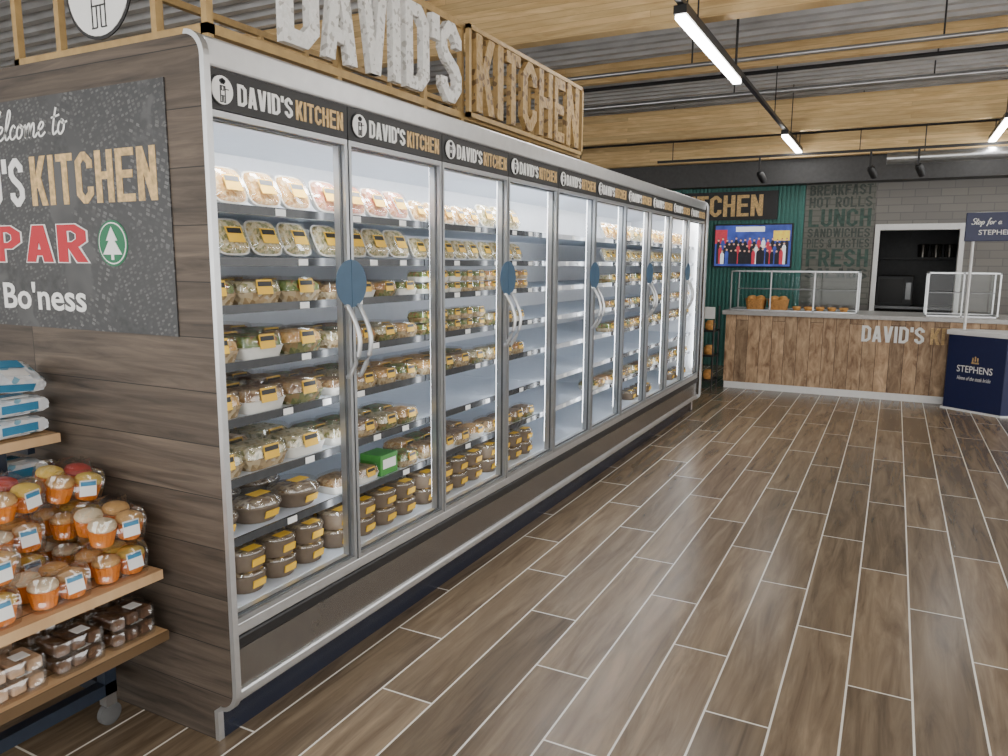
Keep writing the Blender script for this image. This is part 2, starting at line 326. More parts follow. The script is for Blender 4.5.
def block(s,m,p,ax,ay,W,H,parent,depth=.002,w=.44,t=.145,gap=.075,grow=0,name='lettering'):
    p=Vector(p);ax=Vector(ax);ay=Vector(ay);nn=ax.cross(ay).normalized()
    ws=[{'I':t,"'":t*.9,' ':.22,'W':w*1.4}.get(ch,w) for ch in s]; tot=sum(ws)+gap*(len(s)-1); k=W/tot
    mb=MB(); cur=0; eps=[0]
    def P(u,v,n): return p+ax*((cur+u)*k)+ay*(v*H)+nn*n
    def solid(poly):
        n=len(poly); D=depth+eps[0]*.00012   # strokes overlap at slightly different depths, never in one plane
        vs=[P(u,v,D) for u,v in poly]+[P(u,v,0) for u,v in poly]
        area=sum(poly[i][0]*poly[(i+1)%n][1]-poly[(i+1)%n][0]*poly[i][1] for i in range(n))
        top=tuple(range(n)); sides=[(i,n+i,n+(i+1)%n,(i+1)%n) for i in range(n)]
        if area<0: top=top[::-1]; sides=[f[::-1] for f in sides]
        mb.add(vs,[top]+sides)
    tt=t+grow
    for ch,cw in zip(s,ws):
        eps[0]=0
        for g in glyph(ch,cw,t):
            eps[0]+=1
            if g[0]=='d':
                x0,y0,x1,y1,q=g[1]; hw=tt/2*q; e=grow/2*(1 if y1>y0 else -1)
                y0-=e;y1+=e
                solid([(x0-hw,y0),(x0+hw,y0),(x1+hw,y1),(x1-hw,y1)])
            else:
                pts,cl=g[1],g[2]; n=len(pts)
                A=[Vector((a[0],a[1])) for a in pts]
                if grow and not cl:
                    A[0]=A[0]+(A[0]-A[1]).normalized()*grow/2; A[-1]=A[-1]+(A[-1]-A[-2]).normalized()*grow/2
                Lp=[];Rp=[]
                for i in range(n):
                    d0=(A[i]-A[i-1]).normalized() if (cl or i>0) else None
                    d1=(A[(i+1)%n]-A[i]).normalized() if (cl or i<n-1) else None
                    if d0 is None: d0=d1
                    if d1 is None: d1=d0
                    n0=Vector((-d0.y,d0.x));n1=Vector((-d1.y,d1.x)); mm=(n0+n1).normalized(); q=tt/2/max(.4,mm.dot(n0))
                    Lp.append(A[i]+mm*q);Rp.append(A[i]-mm*q)
                base=eps[0]
                for i in range(n if cl else n-1):
                    j=(i+1)%n; eps[0]=base+.3*(i%2); solid([tuple(Lp[i]),tuple(Lp[j]),tuple(Rp[j]),tuple(Rp[i])])
                eps[0]=base
        cur+=cw+gap
    return mb.build(name,m,parent,recalc=False)
GL={'W':([[(0,.95),(.1,.25),(.2,.0),(.3,.4),(.4,.75),(.44,.2),(.55,0),(.72,.5),(.9,1.08)]],.78),
 'e':([[(0,.2),(.18,.28),(.25,.43),(.14,.5),(.04,.3),(.08,.06),(.2,0),(.36,.14)]],.34),
 'l':([[(0,.12),(.18,.55),(.25,.95),(.16,1.05),(.08,.6),(.07,.12),(.15,0),(.28,.12)]],.27),
 'c':([[(.26,.4),(.16,.5),(.04,.3),(.06,.06),(.18,0),(.34,.14)]],.33),
 'o':([[(.16,.5),(.04,.36),(.03,.12),(.14,0),(.26,.15),(.26,.4),(.14,.5),(.2,.38),(.4,.42)]],.38),
 'm':([[(.0,.48),(.06,.3),(.05,.0),(.1,.32),(.2,.5),(.25,.3),(.24,0),(.29,.32),(.4,.5),(.45,.3),(.44,.06),(.52,0),(.62,.14)]],.62),
 't':([[(.12,.95),(.06,.35),(.1,.02),(.26,.12)],[(-.06,.6),(.12,.63),(.3,.68)]],.27),
 'S':([[(.42,.85),(.3,1.0),(.1,.85),(.15,.6),(.36,.4),(.34,.1),(.14,0),(0,.15)]],.48),
 'p':([[(.02,.5),(.04,.1),(.0,-.4)],[(.03,.3),(.14,.5),(.28,.36),(.2,.04),(.04,.08)]],.36),
 'f':([[(.3,.9),(.2,1.02),(.12,.7),(.08,.1),(.02,-.3)],[(-.04,.5),(.26,.54)]],.28),
 'r':([[(.02,.5),(.04,.02)],[(.04,.25),(.14,.48),(.28,.46)]],.3),
 'a':([[(.26,.42),(.14,.5),(.02,.28),(.08,.02),(.2,.12),(.28,.45),(.27,.08),(.4,.08)]],.38),' ':([],.3)}
def script(mb,s,p,ax,ay,w,h,pen=.06,shear=.18,depth=.001):
    p=Vector(p);ax=Vector(ax);ay=Vector(ay);nn=ax.cross(ay).normalized()
    tot=sum(GL[c][1] for c in s); k=w/tot; cur=0
    for c in s:
        for st in GL[c][0]:
            pts=[]; q=[st[0]]+list(st)+[st[-1]]
            for i in range(1,len(q)-2):
                for t in (0,.2,.4,.6,.8):
                    r=[]
                    for d in (0,1):
                        a,b_,c_,e=q[i-1][d],q[i][d],q[i+1][d],q[i+2][d]
                        r.append(.5*(2*b_+(c_-a)*t+(2*a-5*b_+4*c_-e)*t*t+(-a+3*b_-3*c_+e)*t**3))
                    pts.append(r)
            pts.append(list(st[-1]))
            P3=[p+ax*((cur+u+v*shear)*k)+ay*(v*h) for u,v in pts]
            L=[];R=[]
            for i,a in enumerate(P3):
                d=(P3[min(i+1,len(P3)-1)]-P3[max(i-1,0)]).normalized(); sd=nn.cross(d)*(pen*h/2*(.7+.5*abs(d.dot(ay))))
                L.append(a+sd+nn*depth);R.append(a-sd+nn*depth)
            n=len(L); mb.add(L+R,[(i,i+1,n+i+1,n+i) for i in range(n-1)])
        cur+=GL[c][1]
    return mb
def disc(mb,c,ax,ay,r,t,n=32):
    c=Vector(c); nn=Vector(ax).cross(Vector(ay)).normalized()
    return mb.lathe([(r,0),(r,t)],c,n,ax=Vector(ax),ay=Vector(ay),az=nn)
def emblem(mb,c,ax,ay,r,ring=.9,pen=.05):
    # white disc in a dark ring with a finely drawn cook figure
    c=Vector(c);ax=Vector(ax);ay=Vector(ay);nn=ax.cross(ay).normalized()
    mb.mi=1; disc(mb,c,ax,ay,r,.004)
    mb.mi=0; disc(mb,c+nn*.002,ax,ay,r*ring,.004)
    mb.mi=1
    def S(u,v,w,h): mb.slab(c+nn*.005+ax*u*r+ay*v*r,ax,ay,w*r,h*r,.003)
    for u in (-.12,0,.12): disc(mb,c+nn*.005+ax*u*r+ay*(.56+.06*(u==0))*r,ax,ay,.13*r,.003,14)
    S(0,.44,.3,.14); S(-.2,-.05,pen,.62); S(.2,-.05,pen,.62); S(0,.25,.44,pen); S(0,-.36,.44,pen); S(-.2,-.57,pen,.4); S(-.06,-.57,pen,.4); S(.06,-.57,pen,.4); S(.2,-.57,pen,.4)
    S(-.15,-.77,.16,pen); S(.15,-.77,.16,pen); S(.36,.08,.3,pen); S(.0,-.02,.24,pen*.8); S(-.1,.12,pen*.8,.26); S(.1,.12,pen*.8,.26)
    return mb

# ------------------------------------------------------------------ copying of repeats
PROTO={}
def copy_tree(o,parent=None):
    c=o.copy(); COL.objects.link(c); c.parent=parent
    for ch in list(o.children): copy_tree(ch,c)
    return c
def inst(key,builder,loc,rz,label,group,scale=1,tilt=(0,0)):
    if key not in PROTO:
        PROTO[key]=builder(); o=PROTO[key]
    else: o=copy_tree(PROTO[key])
    o.location=loc; o.rotation_euler=(tilt[0],tilt[1],rz); o.scale=(scale,)*3
    o['label']=label; o['group']=group
    return o

# ------------------------------------------------------------------ the setting
struct(MB().box(-9,5,-3.5,14,-.08,0).build('floor',M['floor'],loc=(0,0,0)))
mb=MB(); pr=[]; y=-3.5
while y<12.0:
    pr+= [(y,3.58),(y+.07,3.58),(y+.1,3.66),(y+.17,3.66)]; y+=.2
for i in range(len(pr)-1):
    a,b=pr[i],pr[i+1]; mb.quad([(-9,a[0],a[1]),(5,a[0],a[1]),(5,b[0],b[1]),(-9,b[0],b[1])])
struct(mb.build('ceiling',M['deck'],loc=(0,0,3.58)))
struct(MB().box(-9.1,-9,-3.5,14,0,3.7).build('wall_left',M['offwhite']))
mb=MB(); mb.box(5,5.1,-3.5,14,0,.5).box(5,5.1,-3.5,14,2.9,3.7)
for yy in (-3.5,1.5,7,12): mb.box(5,5.1,yy,yy+.6,.5,2.9)
struct(mb.build('wall_right',M['offwhite']))
mb=MB(); mb.box(-9,-.25,11.5,11.62,0,3.7).box(.72,5,11.5,11.62,0,3.7).box(-.25,.72,11.5,11.62,1.99,3.7)
struct(mb.build('wall_back',M['wallgrey']))
struct(MB().box(-1.2,2.0,13.6,13.7,0,3).box(-1.3,-1.2,11.62,13.7,0,3).box(1.9,2.0,11.62,13.7,0,3).box(-1.3,2,11.62,13.7,2.6,2.7).build('wall_kitchen',M['darkgrey']))
mb=MB(); mb.box(-.29,-.23,11.47,11.63,0,2.05).box(.70,.76,11.47,11.63,0,2.05).box(-.23,.70,11.47,11.63,1.97,2.05)
struct(mb.build('door_1',M['white'],bevel=.004))
for k,(yy,z0,z1,w) in enumerate(((.8,3.1,3.57,.16),(5.37,3.14,3.57,.13),(9.96,3.1,3.48,.12),(3.1,3.36,3.57,.1),(7.8,3.38,3.57,.09),(11.0,2.92,3.22,.12))):
    struct(MB().box(-9,5,yy,yy+w,z0,z1).build('trim_%d'%(k+1),M['timber'],bevel=.008))
struct(MB().box(-9,5,11.16,11.5,2.6,3.6).build('trim_7',M['bulk']))
mb=MB(); mb.box(-4.4,-1.2,11.46,11.5,.0,2.6)
x=-4.4
while x<-1.22: mb.box(x,x+.03,11.435,11.46,.0,2.6); x+=.055
struct(mb.build('trim_8',M['teal']))
# ------------------------------------------------------------------ fridge
FX=-1.745; YS=1.522; Y0=YS+.018; YE=7.72; DW=(YE-Y0)/10; TOP=2.115
fr=thing('display_fridge','long chiller with ten glass doors, silver frames and a wood-clad end','fridge',(-2.3,4.6,0))
def arc(cx,cz,r,a0,a1,n=8): return [(cx+r*math.cos(math.radians(a0+(a1-a0)*i/n)),cz+r*math.sin(math.radians(a0+(a1-a0)*i/n))) for i in range(n+1)]
edge=[(-1.80,0),(-1.80,.10)]+arc(-1.775,.18,.06,-90,0)+arc(-1.775,TOP-.06,.06,0,90)
poly=edge+[(-3.3,TOP),(-3.3,0)]
MB().prism(poly,'xz',YS,YS+.012).build('end_panel',M['panel'],fr)
MB().prism(poly,'xz',YE+.02,YE+.04).build('end_panel',M['panel'],fr)
for ya,yb_ in ((YS-.003,YS+.018),(YE,YE+.044)):
    mb=MB(); n=len(edge); outer=[]
    for i,p in enumerate(edge):
        a=Vector((*edge[max(i-1,0)],0)); b=Vector((*edge[min(i+1,n-1)],0)); d=(b-a).normalized(); nn=Vector((d.y,-d.x,0))
        outer.append((p[0]+nn.x*.012,p[1]+nn.y*.012))
    inner=[(p[0]-(.004),p[1]) for p in edge]
    mb.loft([[(inner[i][0],ya,inner[i][1]),(outer[i][0],ya,outer[i][1]),(outer[i][0],yb_,outer[i][1]),(inner[i][0],yb_,inner[i][1])] for i in range(n)]); mb.build('edge_trim',M['alu'],fr)
ya=YS+.012
MB().box(-2.56,-2.5,ya,YE+.02,.1,1.98).build('back_liner',M['liner'],fr)
MB().box(-2.5,-1.79,ya,YE+.02,1.94,1.98).build('top_liner',M['liner'],fr)
MB().box(-2.5,-1.79,ya,ya+.006,.36,1.94).build('side_liner',M['liner'],fr)
MB().box(-2.5,-1.79,YE+.004,YE+.02,.36,1.94).build('side_liner',M['liner'],fr)
MB().box(-3.3,-1.76,ya,YE+.02,2.06,TOP-.008).build('top_cover',M['alu'],fr,bevel=.01)
MB().box(-3.3,-2.57,ya,YE+.01,.0,2.06).build('rear_cabinet',M['darkgrey'],fr)
MB().box(-1.77,-1.726,Y0,YE,2.035,TOP).build('top_rail',M['alu'],fr,bevel=.008)
MB().box(-2.5,-1.82,ya,YE+.01,.34,.385).build('deck_pan',M['shelfw'],fr)
MB().box(-1.82,-1.735,Y0,YE,.345,.385).build('bottom_rail',M['alu'],fr,bevel=.004)
MB().box(-1.80,-1.73,Y0,YE,.30,.345).build('bumper',M['black'],fr,bevel=.008)
MB().box(-1.79,-1.735,Y0,YE,.165,.30).build('kick_panel',M['kick'],fr)
MB().box(-1.79,-1.722,Y0,YE,.135,.175).build('lower_trim',M['alu'],fr,bevel=.01)
MB().box(-2.5,-1.79,ya,YE+.01,.0,.135).build('plinth',M['plinth'],fr)
SH=[1.67,1.508,1.36,1.18,1.0,.805,.61,.385]
for k in range(5):
    ya=Y0+2*k*DW+.004; yb_=Y0+2*(k+1)*DW-.004
    for j,z in enumerate(SH[:-1]):
        s=MB().box(-2.49,-1.835,ya,yb_,z-.018,z).build('shelf',M['shelfw'],fr)
        mb=MB(); mb.box(-1.835,-1.827,ya,yb_,z-.022,z+.006)
        mb.mi=1; yy=ya+.05
        while yy<yb_-.1:
            mb.box(-1.827,-1.825,yy,yy+.045,z-.02,z+.002); yy+=random.choice((.2,.3,.4))
        mb.build('ticket_rail',[M['strip'] if k!=2 else M['striplight'],M['whiteprint']],s)
for i in range(10):
    ya=Y0+i*DW; yb_=ya+DW
    h=MB().box(-1.765,-1.733,ya+.002,yb_-.002,1.925,2.035).build('header_panel',M['black'],fr)
    emblem(MB(),(-1.733,ya+.062,1.979),Y,Z,.043).build('emblem',[M['whiteprint'],M['black']],h)
    block("DAVID'S",M['whiteprint'],(-1.733,ya+.122,1.948),Y,Z,.225,.06,h)
    block("KITCHEN",M['goldprint'],(-1.733,ya+.362,1.948),Y,Z,.23,.06,h)
    left=(i%2==0)
    mb=MB(); a,b=ya+.004,yb_-.004; w=.014
    mb.box(FX-.015,FX+.012,a,a+w,.385,1.922).box(FX-.015,FX+.012,b-w,b,.385,1.922).box(FX-.015,FX+.012,a+w,b-w,.385,.385+.018).box(FX-.015,FX+.012,a+w,b-w,1.904,1.922)
    d=mb.build('door',M['frame'],fr)
    mb=MB(); g=.006; a2,b2=a+w,b-w
    mb.box(FX-.012,FX-.004,a2,a2+g,.403,1.904).box(FX-.012,FX-.004,b2-g,b2,.403,1.904).box(FX-.012,FX-.004,a2+g,b2-g,.403,.403+g).box(FX-.012,FX-.004,a2+g,b2-g,1.904-g,1.904)
    mb.build('door_seal',M['seal'],d)
    yh=b-.028 if left else a+.028
    pts=[(FX+.01,yh,1.345)]+[(FX+.02+.05*math.sin(PI*t/10),yh,1.345-.255*t/10) for t in range(11)]+[(FX+.01,yh,1.09)]
    MB().tube(pts,.0085,8).build('handle',M['alu'],d,smooth=True)
    a0=90 if left else -90
    c=b+.003 if left else a-.003
    hp=[(c+.085*math.cos(math.radians(a0+180*t/16)),1.425+.085*math.sin(math.radians(a0+180*t/16))) for t in range(17)]
    MB().prism(hp,'yz',FX+.0125,FX+.0145).build('sticker',M['blue'],d)
for i in range(11):
    yy=min(max(Y0+i*DW,Y0+.02),YE-.02)
    s=MB().box(-1.79,-1.762,yy-.014,yy+.014,.4,1.92).build('mullion',M['frame'],fr)
    MB().box(-1.793,-1.7905,yy-.01,yy+.01,.45,1.9).build('light_strip',M['fled'],s)
s=MB().box(-1.80,-1.79,Y0+.02,YE-.02,1.90,1.938).build('lamp_cover',M['alu'],fr)
MB().box(-1.83,-1.805,Y0+.02,YE-.02,1.932,1.939).build('light_strip',M['fledtop'],s)

# ------------------------------------------------------------------ food in the fridge
def food_pack(food,tray):
    def f():
        r=thing('food_pack','','food pack')
        t=math.radians(24); nn=Vector((math.cos(t),0,math.sin(t))); up=Vector((-math.sin(t),0,math.cos(t)))
        a,b=.07,.062
        def sec(x,k): return [nn*x+Y*(p[0]*k)+up*(p[1]*k+b)+Z*.014 for p in se(a,b,4)]
        MB().loft([sec(-.03,.78),sec(-.004,.98),sec(-.002,1.04),sec(.001,1.04)]).build('tray',M[tray],r,True)
        MB().loft([sec(.0015,.95),sec(.012,.86),sec(.018,.58)]).build('food',M[food],r,True)
        MB().loft([sec(.002,1.02),sec(.006,.98),sec(.024,.86),sec(.027,.7)],False).build('lid',M['plastic'],r,True)
        l=MB().slab(nn*.0275+up*(b-.004)+Z*.014,Y,up,.068,.054,.001).build('label',M['yellow'],r)
        MB().slab(nn*.0288+up*(b+.009)+Z*.014,Y,up,.058,.018,.0006).build('label_print',M['black'],l)
        return r
    return f
def salad_tub(food,tray):
    def f():
        r=thing('salad_tub','','salad tub')
        a,b=.058,.07
        def sec(z,k): return [Vector((p[0]*k,p[1]*k,z)) for p in se(a,b,6)]
        MB().loft([sec(0,.88),sec(.026,1),sec(.028,1.025),sec(.03,1.025)]).build('tray',M[tray],r,True)
        MB().loft([sec(.0305,.98),sec(.046,.94),sec(.056,.78)]).build('food',M[food],r,True)
        MB().loft([sec(.031,1.02),sec(.036,1),sec(.06,.95),sec(.066,.88)],False).build('lid',M['plastic'],r,True)
        ax=Vector((-.15,0,.985)).normalized()
        l=MB().slab((a*1.0+.002,.0,.043),Y,ax,.052,.036,.001).build('label',M['yellow'],r)
        MB().slab((a*1.0+.0022,.0,.0505),Y,ax,.046,.012,.001).build('label_print',M['black'],l)
        return r
    return f
def kraft_bowl():
    r=thing('kraft_bowl','','bowl')
    MB().lathe([(.052,0),(.054,.002),(.063,.052),(.0655,.054),(.0655,.057)],n=22).build('bowl',M['kraft'],r,True)
    MB().lathe([(.062,.0575),(.05,.062),(.02,.064)],n=22).build('food',M['kraftlight'],r,True)
    MB().lathe([(.066,.0575),(.066,.061),(.062,.067),(.058,.0675)],n=22,c0=False).build('lid',M['plastic'],r,True)
    MB().slab((.0585,.0,.03),Y,Vector((.18,0,.98)),.05,.024,.004).build('label',M['yellow'],r)
    MB().slab((.03,0,.0677),Y,-X,.055,.036,.0008).build('sticker',M['yellow'],r)
    return r
def deli_bowl():
    r=thing('deli_bowl','','bowl')
    MB().lathe([(.058,0),(.061,.002),(.077,.045),(.08,.047),(.08,.051)],n=26).build('bowl',M['kraft'],r,True)
    MB().lathe([(.076,.0515),(.06,.06),(.03,.066)],n=26).build('food',M['kraftlight'],r,True)
    MB().lathe([(.081,.0515),(.081,.056),(.07,.073),(.05,.077)],n=26,c0=False).build('lid',M['plastic'],r,True)
    MB().slab((.02,0,.0773),Y,-X,.06,.04,.0008).build('sticker',M['yellow'],r)
    MB().slab((.0725,.0,.027),Y,Vector((.33,0,.94)),.05,.022,.003).build('label',M['yellow'],r)
    return r
DOORW=['nearest','second','third','fourth','fifth','sixth','seventh','eighth','ninth','farthest']
SHW=['top','second','third','fourth','fifth','sixth','seventh','bottom']
def fill(door,sh,items,depth=0,stack=1):
    ya=Y0+door*DW+.012; n=len(items); w=(DW-.024)/max(n,1)
    for i,it in enumerate(items):
        if it is None: continue
        kind,food,tray=it
        y=ya+w*(i+.5); z=SH[sh]+.0005
        tail='from the left, %s%s shelf behind %s fridge door'%(('','back row, ','third row, ')[depth],SHW[sh],DOORW[door])
        for k in range(stack):
            st='' if stack==1 else ('lower ' if k==0 else 'upper ')
            rz=random.uniform(-.02,.02)
            if kind=='A':
                sc=min(1.0,w/.149); inst('A'+food+tray,food_pack(food,tray),(-1.89-.13*depth,y,z),rz,'%s clear dome pack %s'%(ORD[i],tail),'clear food packs standing in the fridge',sc)
            if kind=='B':
                sc=min(1.34,w/.147); x=-1.842-.062*sc-(.127*sc)*depth
                inst('B'+food+tray,salad_tub(food,tray),(x,y,z+k*.067*sc),rz,'%s%s clear tub %s'%(st,ORD[i],tail),'clear lidded tubs in the fridge',sc)
            if kind=='C':
                sc=min(1.1,w/.134); x=-1.842-.068*sc-(.135*sc)*depth
                inst('C',kraft_bowl,(x,y,z+k*.069*sc),rz,'%s%s card bowl %s'%(st,ORD[i],tail),'grey-brown card bowls low in the fridge',sc)
            if kind=='E':
                sc=min(1.2,w/.165); x=-1.842-.082*sc-(.165*sc)*depth
                inst('E',deli_bowl,(x,y,z),rz,'%s wide card bowl %s'%(ORD[i],tail),'wide card bowls on the seventh shelf',sc)
TR=['traygrey','traygrey','traydark','traywhite']
def A(f='f_beige',n=4,t='traywhite'): return [('A',f,t)]*n
ALLF=('f_beige','f_green','f_brown','f_orange','f_pale','f_pale')
def B(n,fs=ALLF): return [('B',random.choice(fs),random.choice(TR)) for _ in range(n)]
def Cc(n): return [('C','','')]*n
def E(n): return [('E','','')]*n
br_=('f_brown','f_beige','f_brown','f_pale')
fill(0,0,A('f_beige'));fill(0,1,A('f_pale'))
for sh in (2,3,4,5):
    fill(0,sh,B(3,br_ if sh>3 else ('f_beige','f_green','f_pale','f_pale')));fill(0,sh,B(3),1);fill(0,sh,B(3),2)
fill(0,6,E(3));fill(0,6,E(3),1);fill(0,7,Cc(4),0,2);fill(0,7,Cc(4),1,2)
fill(1,0,A('f_pink'));fill(1,1,A('f_pale'))
for sh in (2,3,4): fill(1,sh,B(4));fill(1,sh,B(4),1);fill(1,sh,B(4),2)
fill(1,5,B(4,br_));fill(1,5,B(4),1);fill(1,6,B(4,br_)[:2]+[None,('B','f_green','traygrey')]);fill(1,7,Cc(4),0,2);fill(1,7,Cc(4),1,2)
fill(2,0,A('f_beige',5));fill(2,1,A('f_pale',5));fill(2,2,B(5,('f_beige','f_orange','f_green')),0,2);fill(2,3,B(5),0,2);fill(2,4,B(4));fill(2,4,B(4),1);fill(2,6,B(4,('f_brown','f_beige')));fill(2,6,B(4),1);fill(2,7,Cc(4),0,2)
fill(3,0,A('f_pale',4)[:3]+[None]);fill(3,1,A('f_pale',5)[:4]+[None]);fill(3,2,B(5)[:4]+[None],0,2);fill(3,3,B(4)[:3]+[None]);fill(3,4,B(4)[:3]+[None]);fill(3,6,B(4,('f_brown',)));fill(3,7,Cc(4),0,2)
fill(5,6,[None,None]+B(2))
for d in (6,7,8,9):
    fill(d,0,A(random.choice(('f_beige','f_pale')),4));fill(d,1,A('f_pale',5));fill(d,2,B(4));fill(d,3,B(5));fill(d,4,B(4));fill(d,6,B(4))
    if d%2: fill(d,7,Cc(4))
g=thing('food_carton','green card carton on the seventh shelf behind second fridge door','carton',(-1.9,Y0+DW+.36,SH[6]+.0005))
MB().box(-1.96,-1.85,Y0+DW+.31,Y0+DW+.43,SH[6]+.001,SH[6]+.09).build('carton',M['greenbox'],g,bevel=.004)
MB().slab((-1.85,Y0+DW+.37,SH[6]+.05),Y,Z,.09,.04,.001).build('label',M['whiteprint'],g)

# ------------------------------------------------------------------ poster on the end panel
PXo=.03
po=thing('welcome_poster','dark aerial town poster with white, gold and red lettering on wood-clad fridge end','poster',(-2.53,YS-.0005,1.28))
yp=YS-.0045
MB().box(-3.166+PXo,-1.894+PXo,yp,YS-.0005,1.28,2.01).build('print',M['poster'],po)
script(MB(),'Welcome to',(-2.80+PXo,yp,1.89),X,Z,.455,.085,.09).build('lettering',M['whiteprint'],po)
block("DAVID'S",M['whiteprint'],(-3.10+PXo,yp,1.675),X,Z,.515,.155,po,.001)
block("KITCHEN",M['goldprint'],(-2.545+PXo,yp,1.675),X,Z,.60,.155,po,.001)
block("SPAR",M['whiteprint'],(-2.945+PXo,yp,1.495),X,Z,.66,.118,po,.001,w=.5,t=.17,gap=.1,grow=.05,name='lettering_outline')
block("SPAR",M['red'],(-2.945+PXo,yp-.0022,1.495),X,Z,.66,.118,po,.001,w=.5,t=.17,gap=.1)
lettering("Bo'ness",M['whiteprint'],(-2.755+PXo,yp,1.337),X,Z,.445,.092,po,.001,.018)
ex=-2.16+PXo; ez=1.553
mb=MB(); mb.mi=1; disc(mb,(ex,yp,ez),X,Z,.07,.0012); mb.mi=0; disc(mb,(ex,yp-.001,ez),X,Z,.0635,.0012); mb.mi=1; disc(mb,(ex,yp-.002,ez),X,Z,.0595,.0012)
mb.mi=0
h=[(0,.05),(.026,.008),(.013,.008),(.044,-.034),(.006,-.034),(.006,-.05)]
mb.prism([(ex+u,ez+v) for u,v in h]+[(ex-u,ez+v) for u,v in h[::-1][:-1]],'xz',yp-.0045,yp-.003)
mb.build('tree_emblem',[M['whiteprint'],M['green']],po)

# ------------------------------------------------------------------ sign on top of the fridge
SX=-1.94
sg=thing('letter_sign','gold-framed sign with large white and gold letters standing on the fridge top','sign',(-2.4,3.3,TOP-.007))
def rail(mb,p,q,w=.03):
    a=Vector(p);b=Vector(q); lo=[min(a[i],b[i])-w/2 for i in range(3)]; hi=[max(a[i],b[i])+w/2 for i in range(3)]
    mb.box(lo[0],hi[0],lo[1],hi[1],lo[2],hi[2])
mb=MB()
zb=TOP+.006
for xx in (SX-.03,-2.95):
    rail(mb,(xx,1.78,2.22),(xx,4.9,2.22)); rail(mb,(xx,1.78,2.64),(xx,4.9,2.64))
    for yy in (1.78,2.4,3.0,3.33,4.1,4.9): rail(mb,(xx,yy,zb),(xx,yy,2.64),.025)
for yy in (1.78,4.9):
    for zz in (2.22,2.64): rail(mb,(SX-.03,yy,zz),(-2.95,yy,zz))
for xx in (-2.7,-2.2): rail(mb,(xx,1.78,2.22),(xx,1.78,2.64),.025)
for yy in (2.4,3.0,3.33,4.1): rail(mb,(SX-.03,yy,2.22),(-2.95,yy,2.22),.025)
mb.build('frame',M['goldmatte'],sg)
mb=MB()
rail(mb,(SX+.01,3.34,2.225),(SX+.01,4.83,2.225),.022); rail(mb,(SX+.01,3.34,2.635),(SX+.01,4.83,2.635),.022)
for yy in (3.34,4.83): rail(mb,(SX+.01,yy,2.225),(SX+.01,yy,2.635),.022)
mb.build('letter_frame',M['goldmatte'],sg)
y=2.05
for ch,w in (('D',.215),('A',.215),('V',.205),('I',.095),('D',.21),("'",.07),('S',.21)):
    block(ch,M['distress'],(SX,y,2.245),Y,Z,w-.03 if ch not in "I'" else .055,.355,sg,.03,w=.52,t=.15,name='letter'); y+=w
y=3.385
for ch,w in (('K',.225),('I',.1),('T',.20),('C',.215),('H',.225),('E',.19),('N',.235)):
    block(ch,M['gold'],(SX,y,2.245),Y,Z,w-.032 if ch!='I' else .064,.37,sg,.03,w=.5,t=.16,name='letter'); y+=w
rd=emblem(MB(),(-2.45,1.76,2.41),X,Z,.17,.93,.028).build('round_sign',[M['whiteprint'],M['black']])
tag(rd,'round white sign with black ring on the end of gold frame','sign')

# ------------------------------------------------------------------ lights and ceiling services
def batten(x,y0,y1,z,label,hx=0):
    t=thing('led_batten',label,'light',(x,(y0+y1)/2,z),'linear ceiling lights')
    MB().box(x-.04,x+.04,y0,y1,z+.03,z+.08).build('housing',M['black'],t)
    MB().box(x-.032,x+.032,y0+.01,y1-.01,z,z+.03).build('diffuser',M['led'],t,bevel=.008)
    for yy in (y0+.3,y1-.3): MB().tube([(x+hx,yy,z+.079),(x+hx,yy,3.585)],.006,6).build('hanger',M['black'],t)
batten(-1.26,4.7,6.55,2.95,'lit linear light hanging above the middle of the fridge',.036)
batten(-1.25,9.4,10.9,2.95,'lit linear light farther away over the counter',.03)
batten(.9,9.3,10.9,2.95,'lit linear light at the right edge near the counter')
batten(.9,4.7,6.55,2.95,'linear light hanging on the right row')
batten(3.0,4.7,6.55,2.95,'added linear light out of view on the far right row')  # unseen batten added for more light in the room
batten(3.0,0,2,2.95,'added unseen linear light behind the viewer on the far right row')  # out of view, added to raise the light level
batten(.9,0,2,2.95,'added unseen linear light behind the viewer on the right row')  # likewise added behind the camera for its light
tr=thing('cable_trunking','black trunking running along the ceiling above the linear lights','trunking',(-1.25,6.5,3.031))
MB().box(-1.275,-1.235,2.0,10.98,3.031,3.06).build('channel',M['black'],tr)
for yy in (3.0,4.85,6.45,8.6,10.5): MB().tube([(-1.255,yy,3.06),(-1.255,yy,3.58)],.006,6).build('hanger',M['black'],tr)
def pipe(name,label,cat,y,z,r,m,x0=-8,x1=4.9):
    t=thing(name,label,cat,((x0+x1)/2,y,z))
    MB().tube([(x0,y,z),(x1,y,z)],r,12).build('tube',m,t,True)
    for xx in (-4,-1.8,.2,2.2,4): 
        if xx>x0: MB().tube([(xx,y,z+r*.9),(xx,y,3.58)],.008,6).build('hanger',M['black'],t)
pipe('ceiling_pipe','thin steel pipe crossing the ceiling before the smaller timber','pipe',7.2,3.3,.02,M['steel'])
pipe('ceiling_pipe','grey conduit crossing the ceiling before the deep timber beam','pipe',9.2,3.42,.03,M['steel'])
pipe('ceiling_pipe','black cable run crossing the ceiling midway between two timbers','pipe',8.5,3.48,.02,M['black'])
pipe('air_duct','silver round duct crossing above the serving counter','duct',10.62,2.8,.07,M['steel'],-.2,4.9)
sd=MB().lathe([(.06,0),(.06,.025),(.045,.04),(.02,.045)],(.33,6.2,3.58),16,az=-Z)
tag(sd.build('smoke_detector',M['white'],smooth=True),'small white smoke detector under the ceiling','detector')
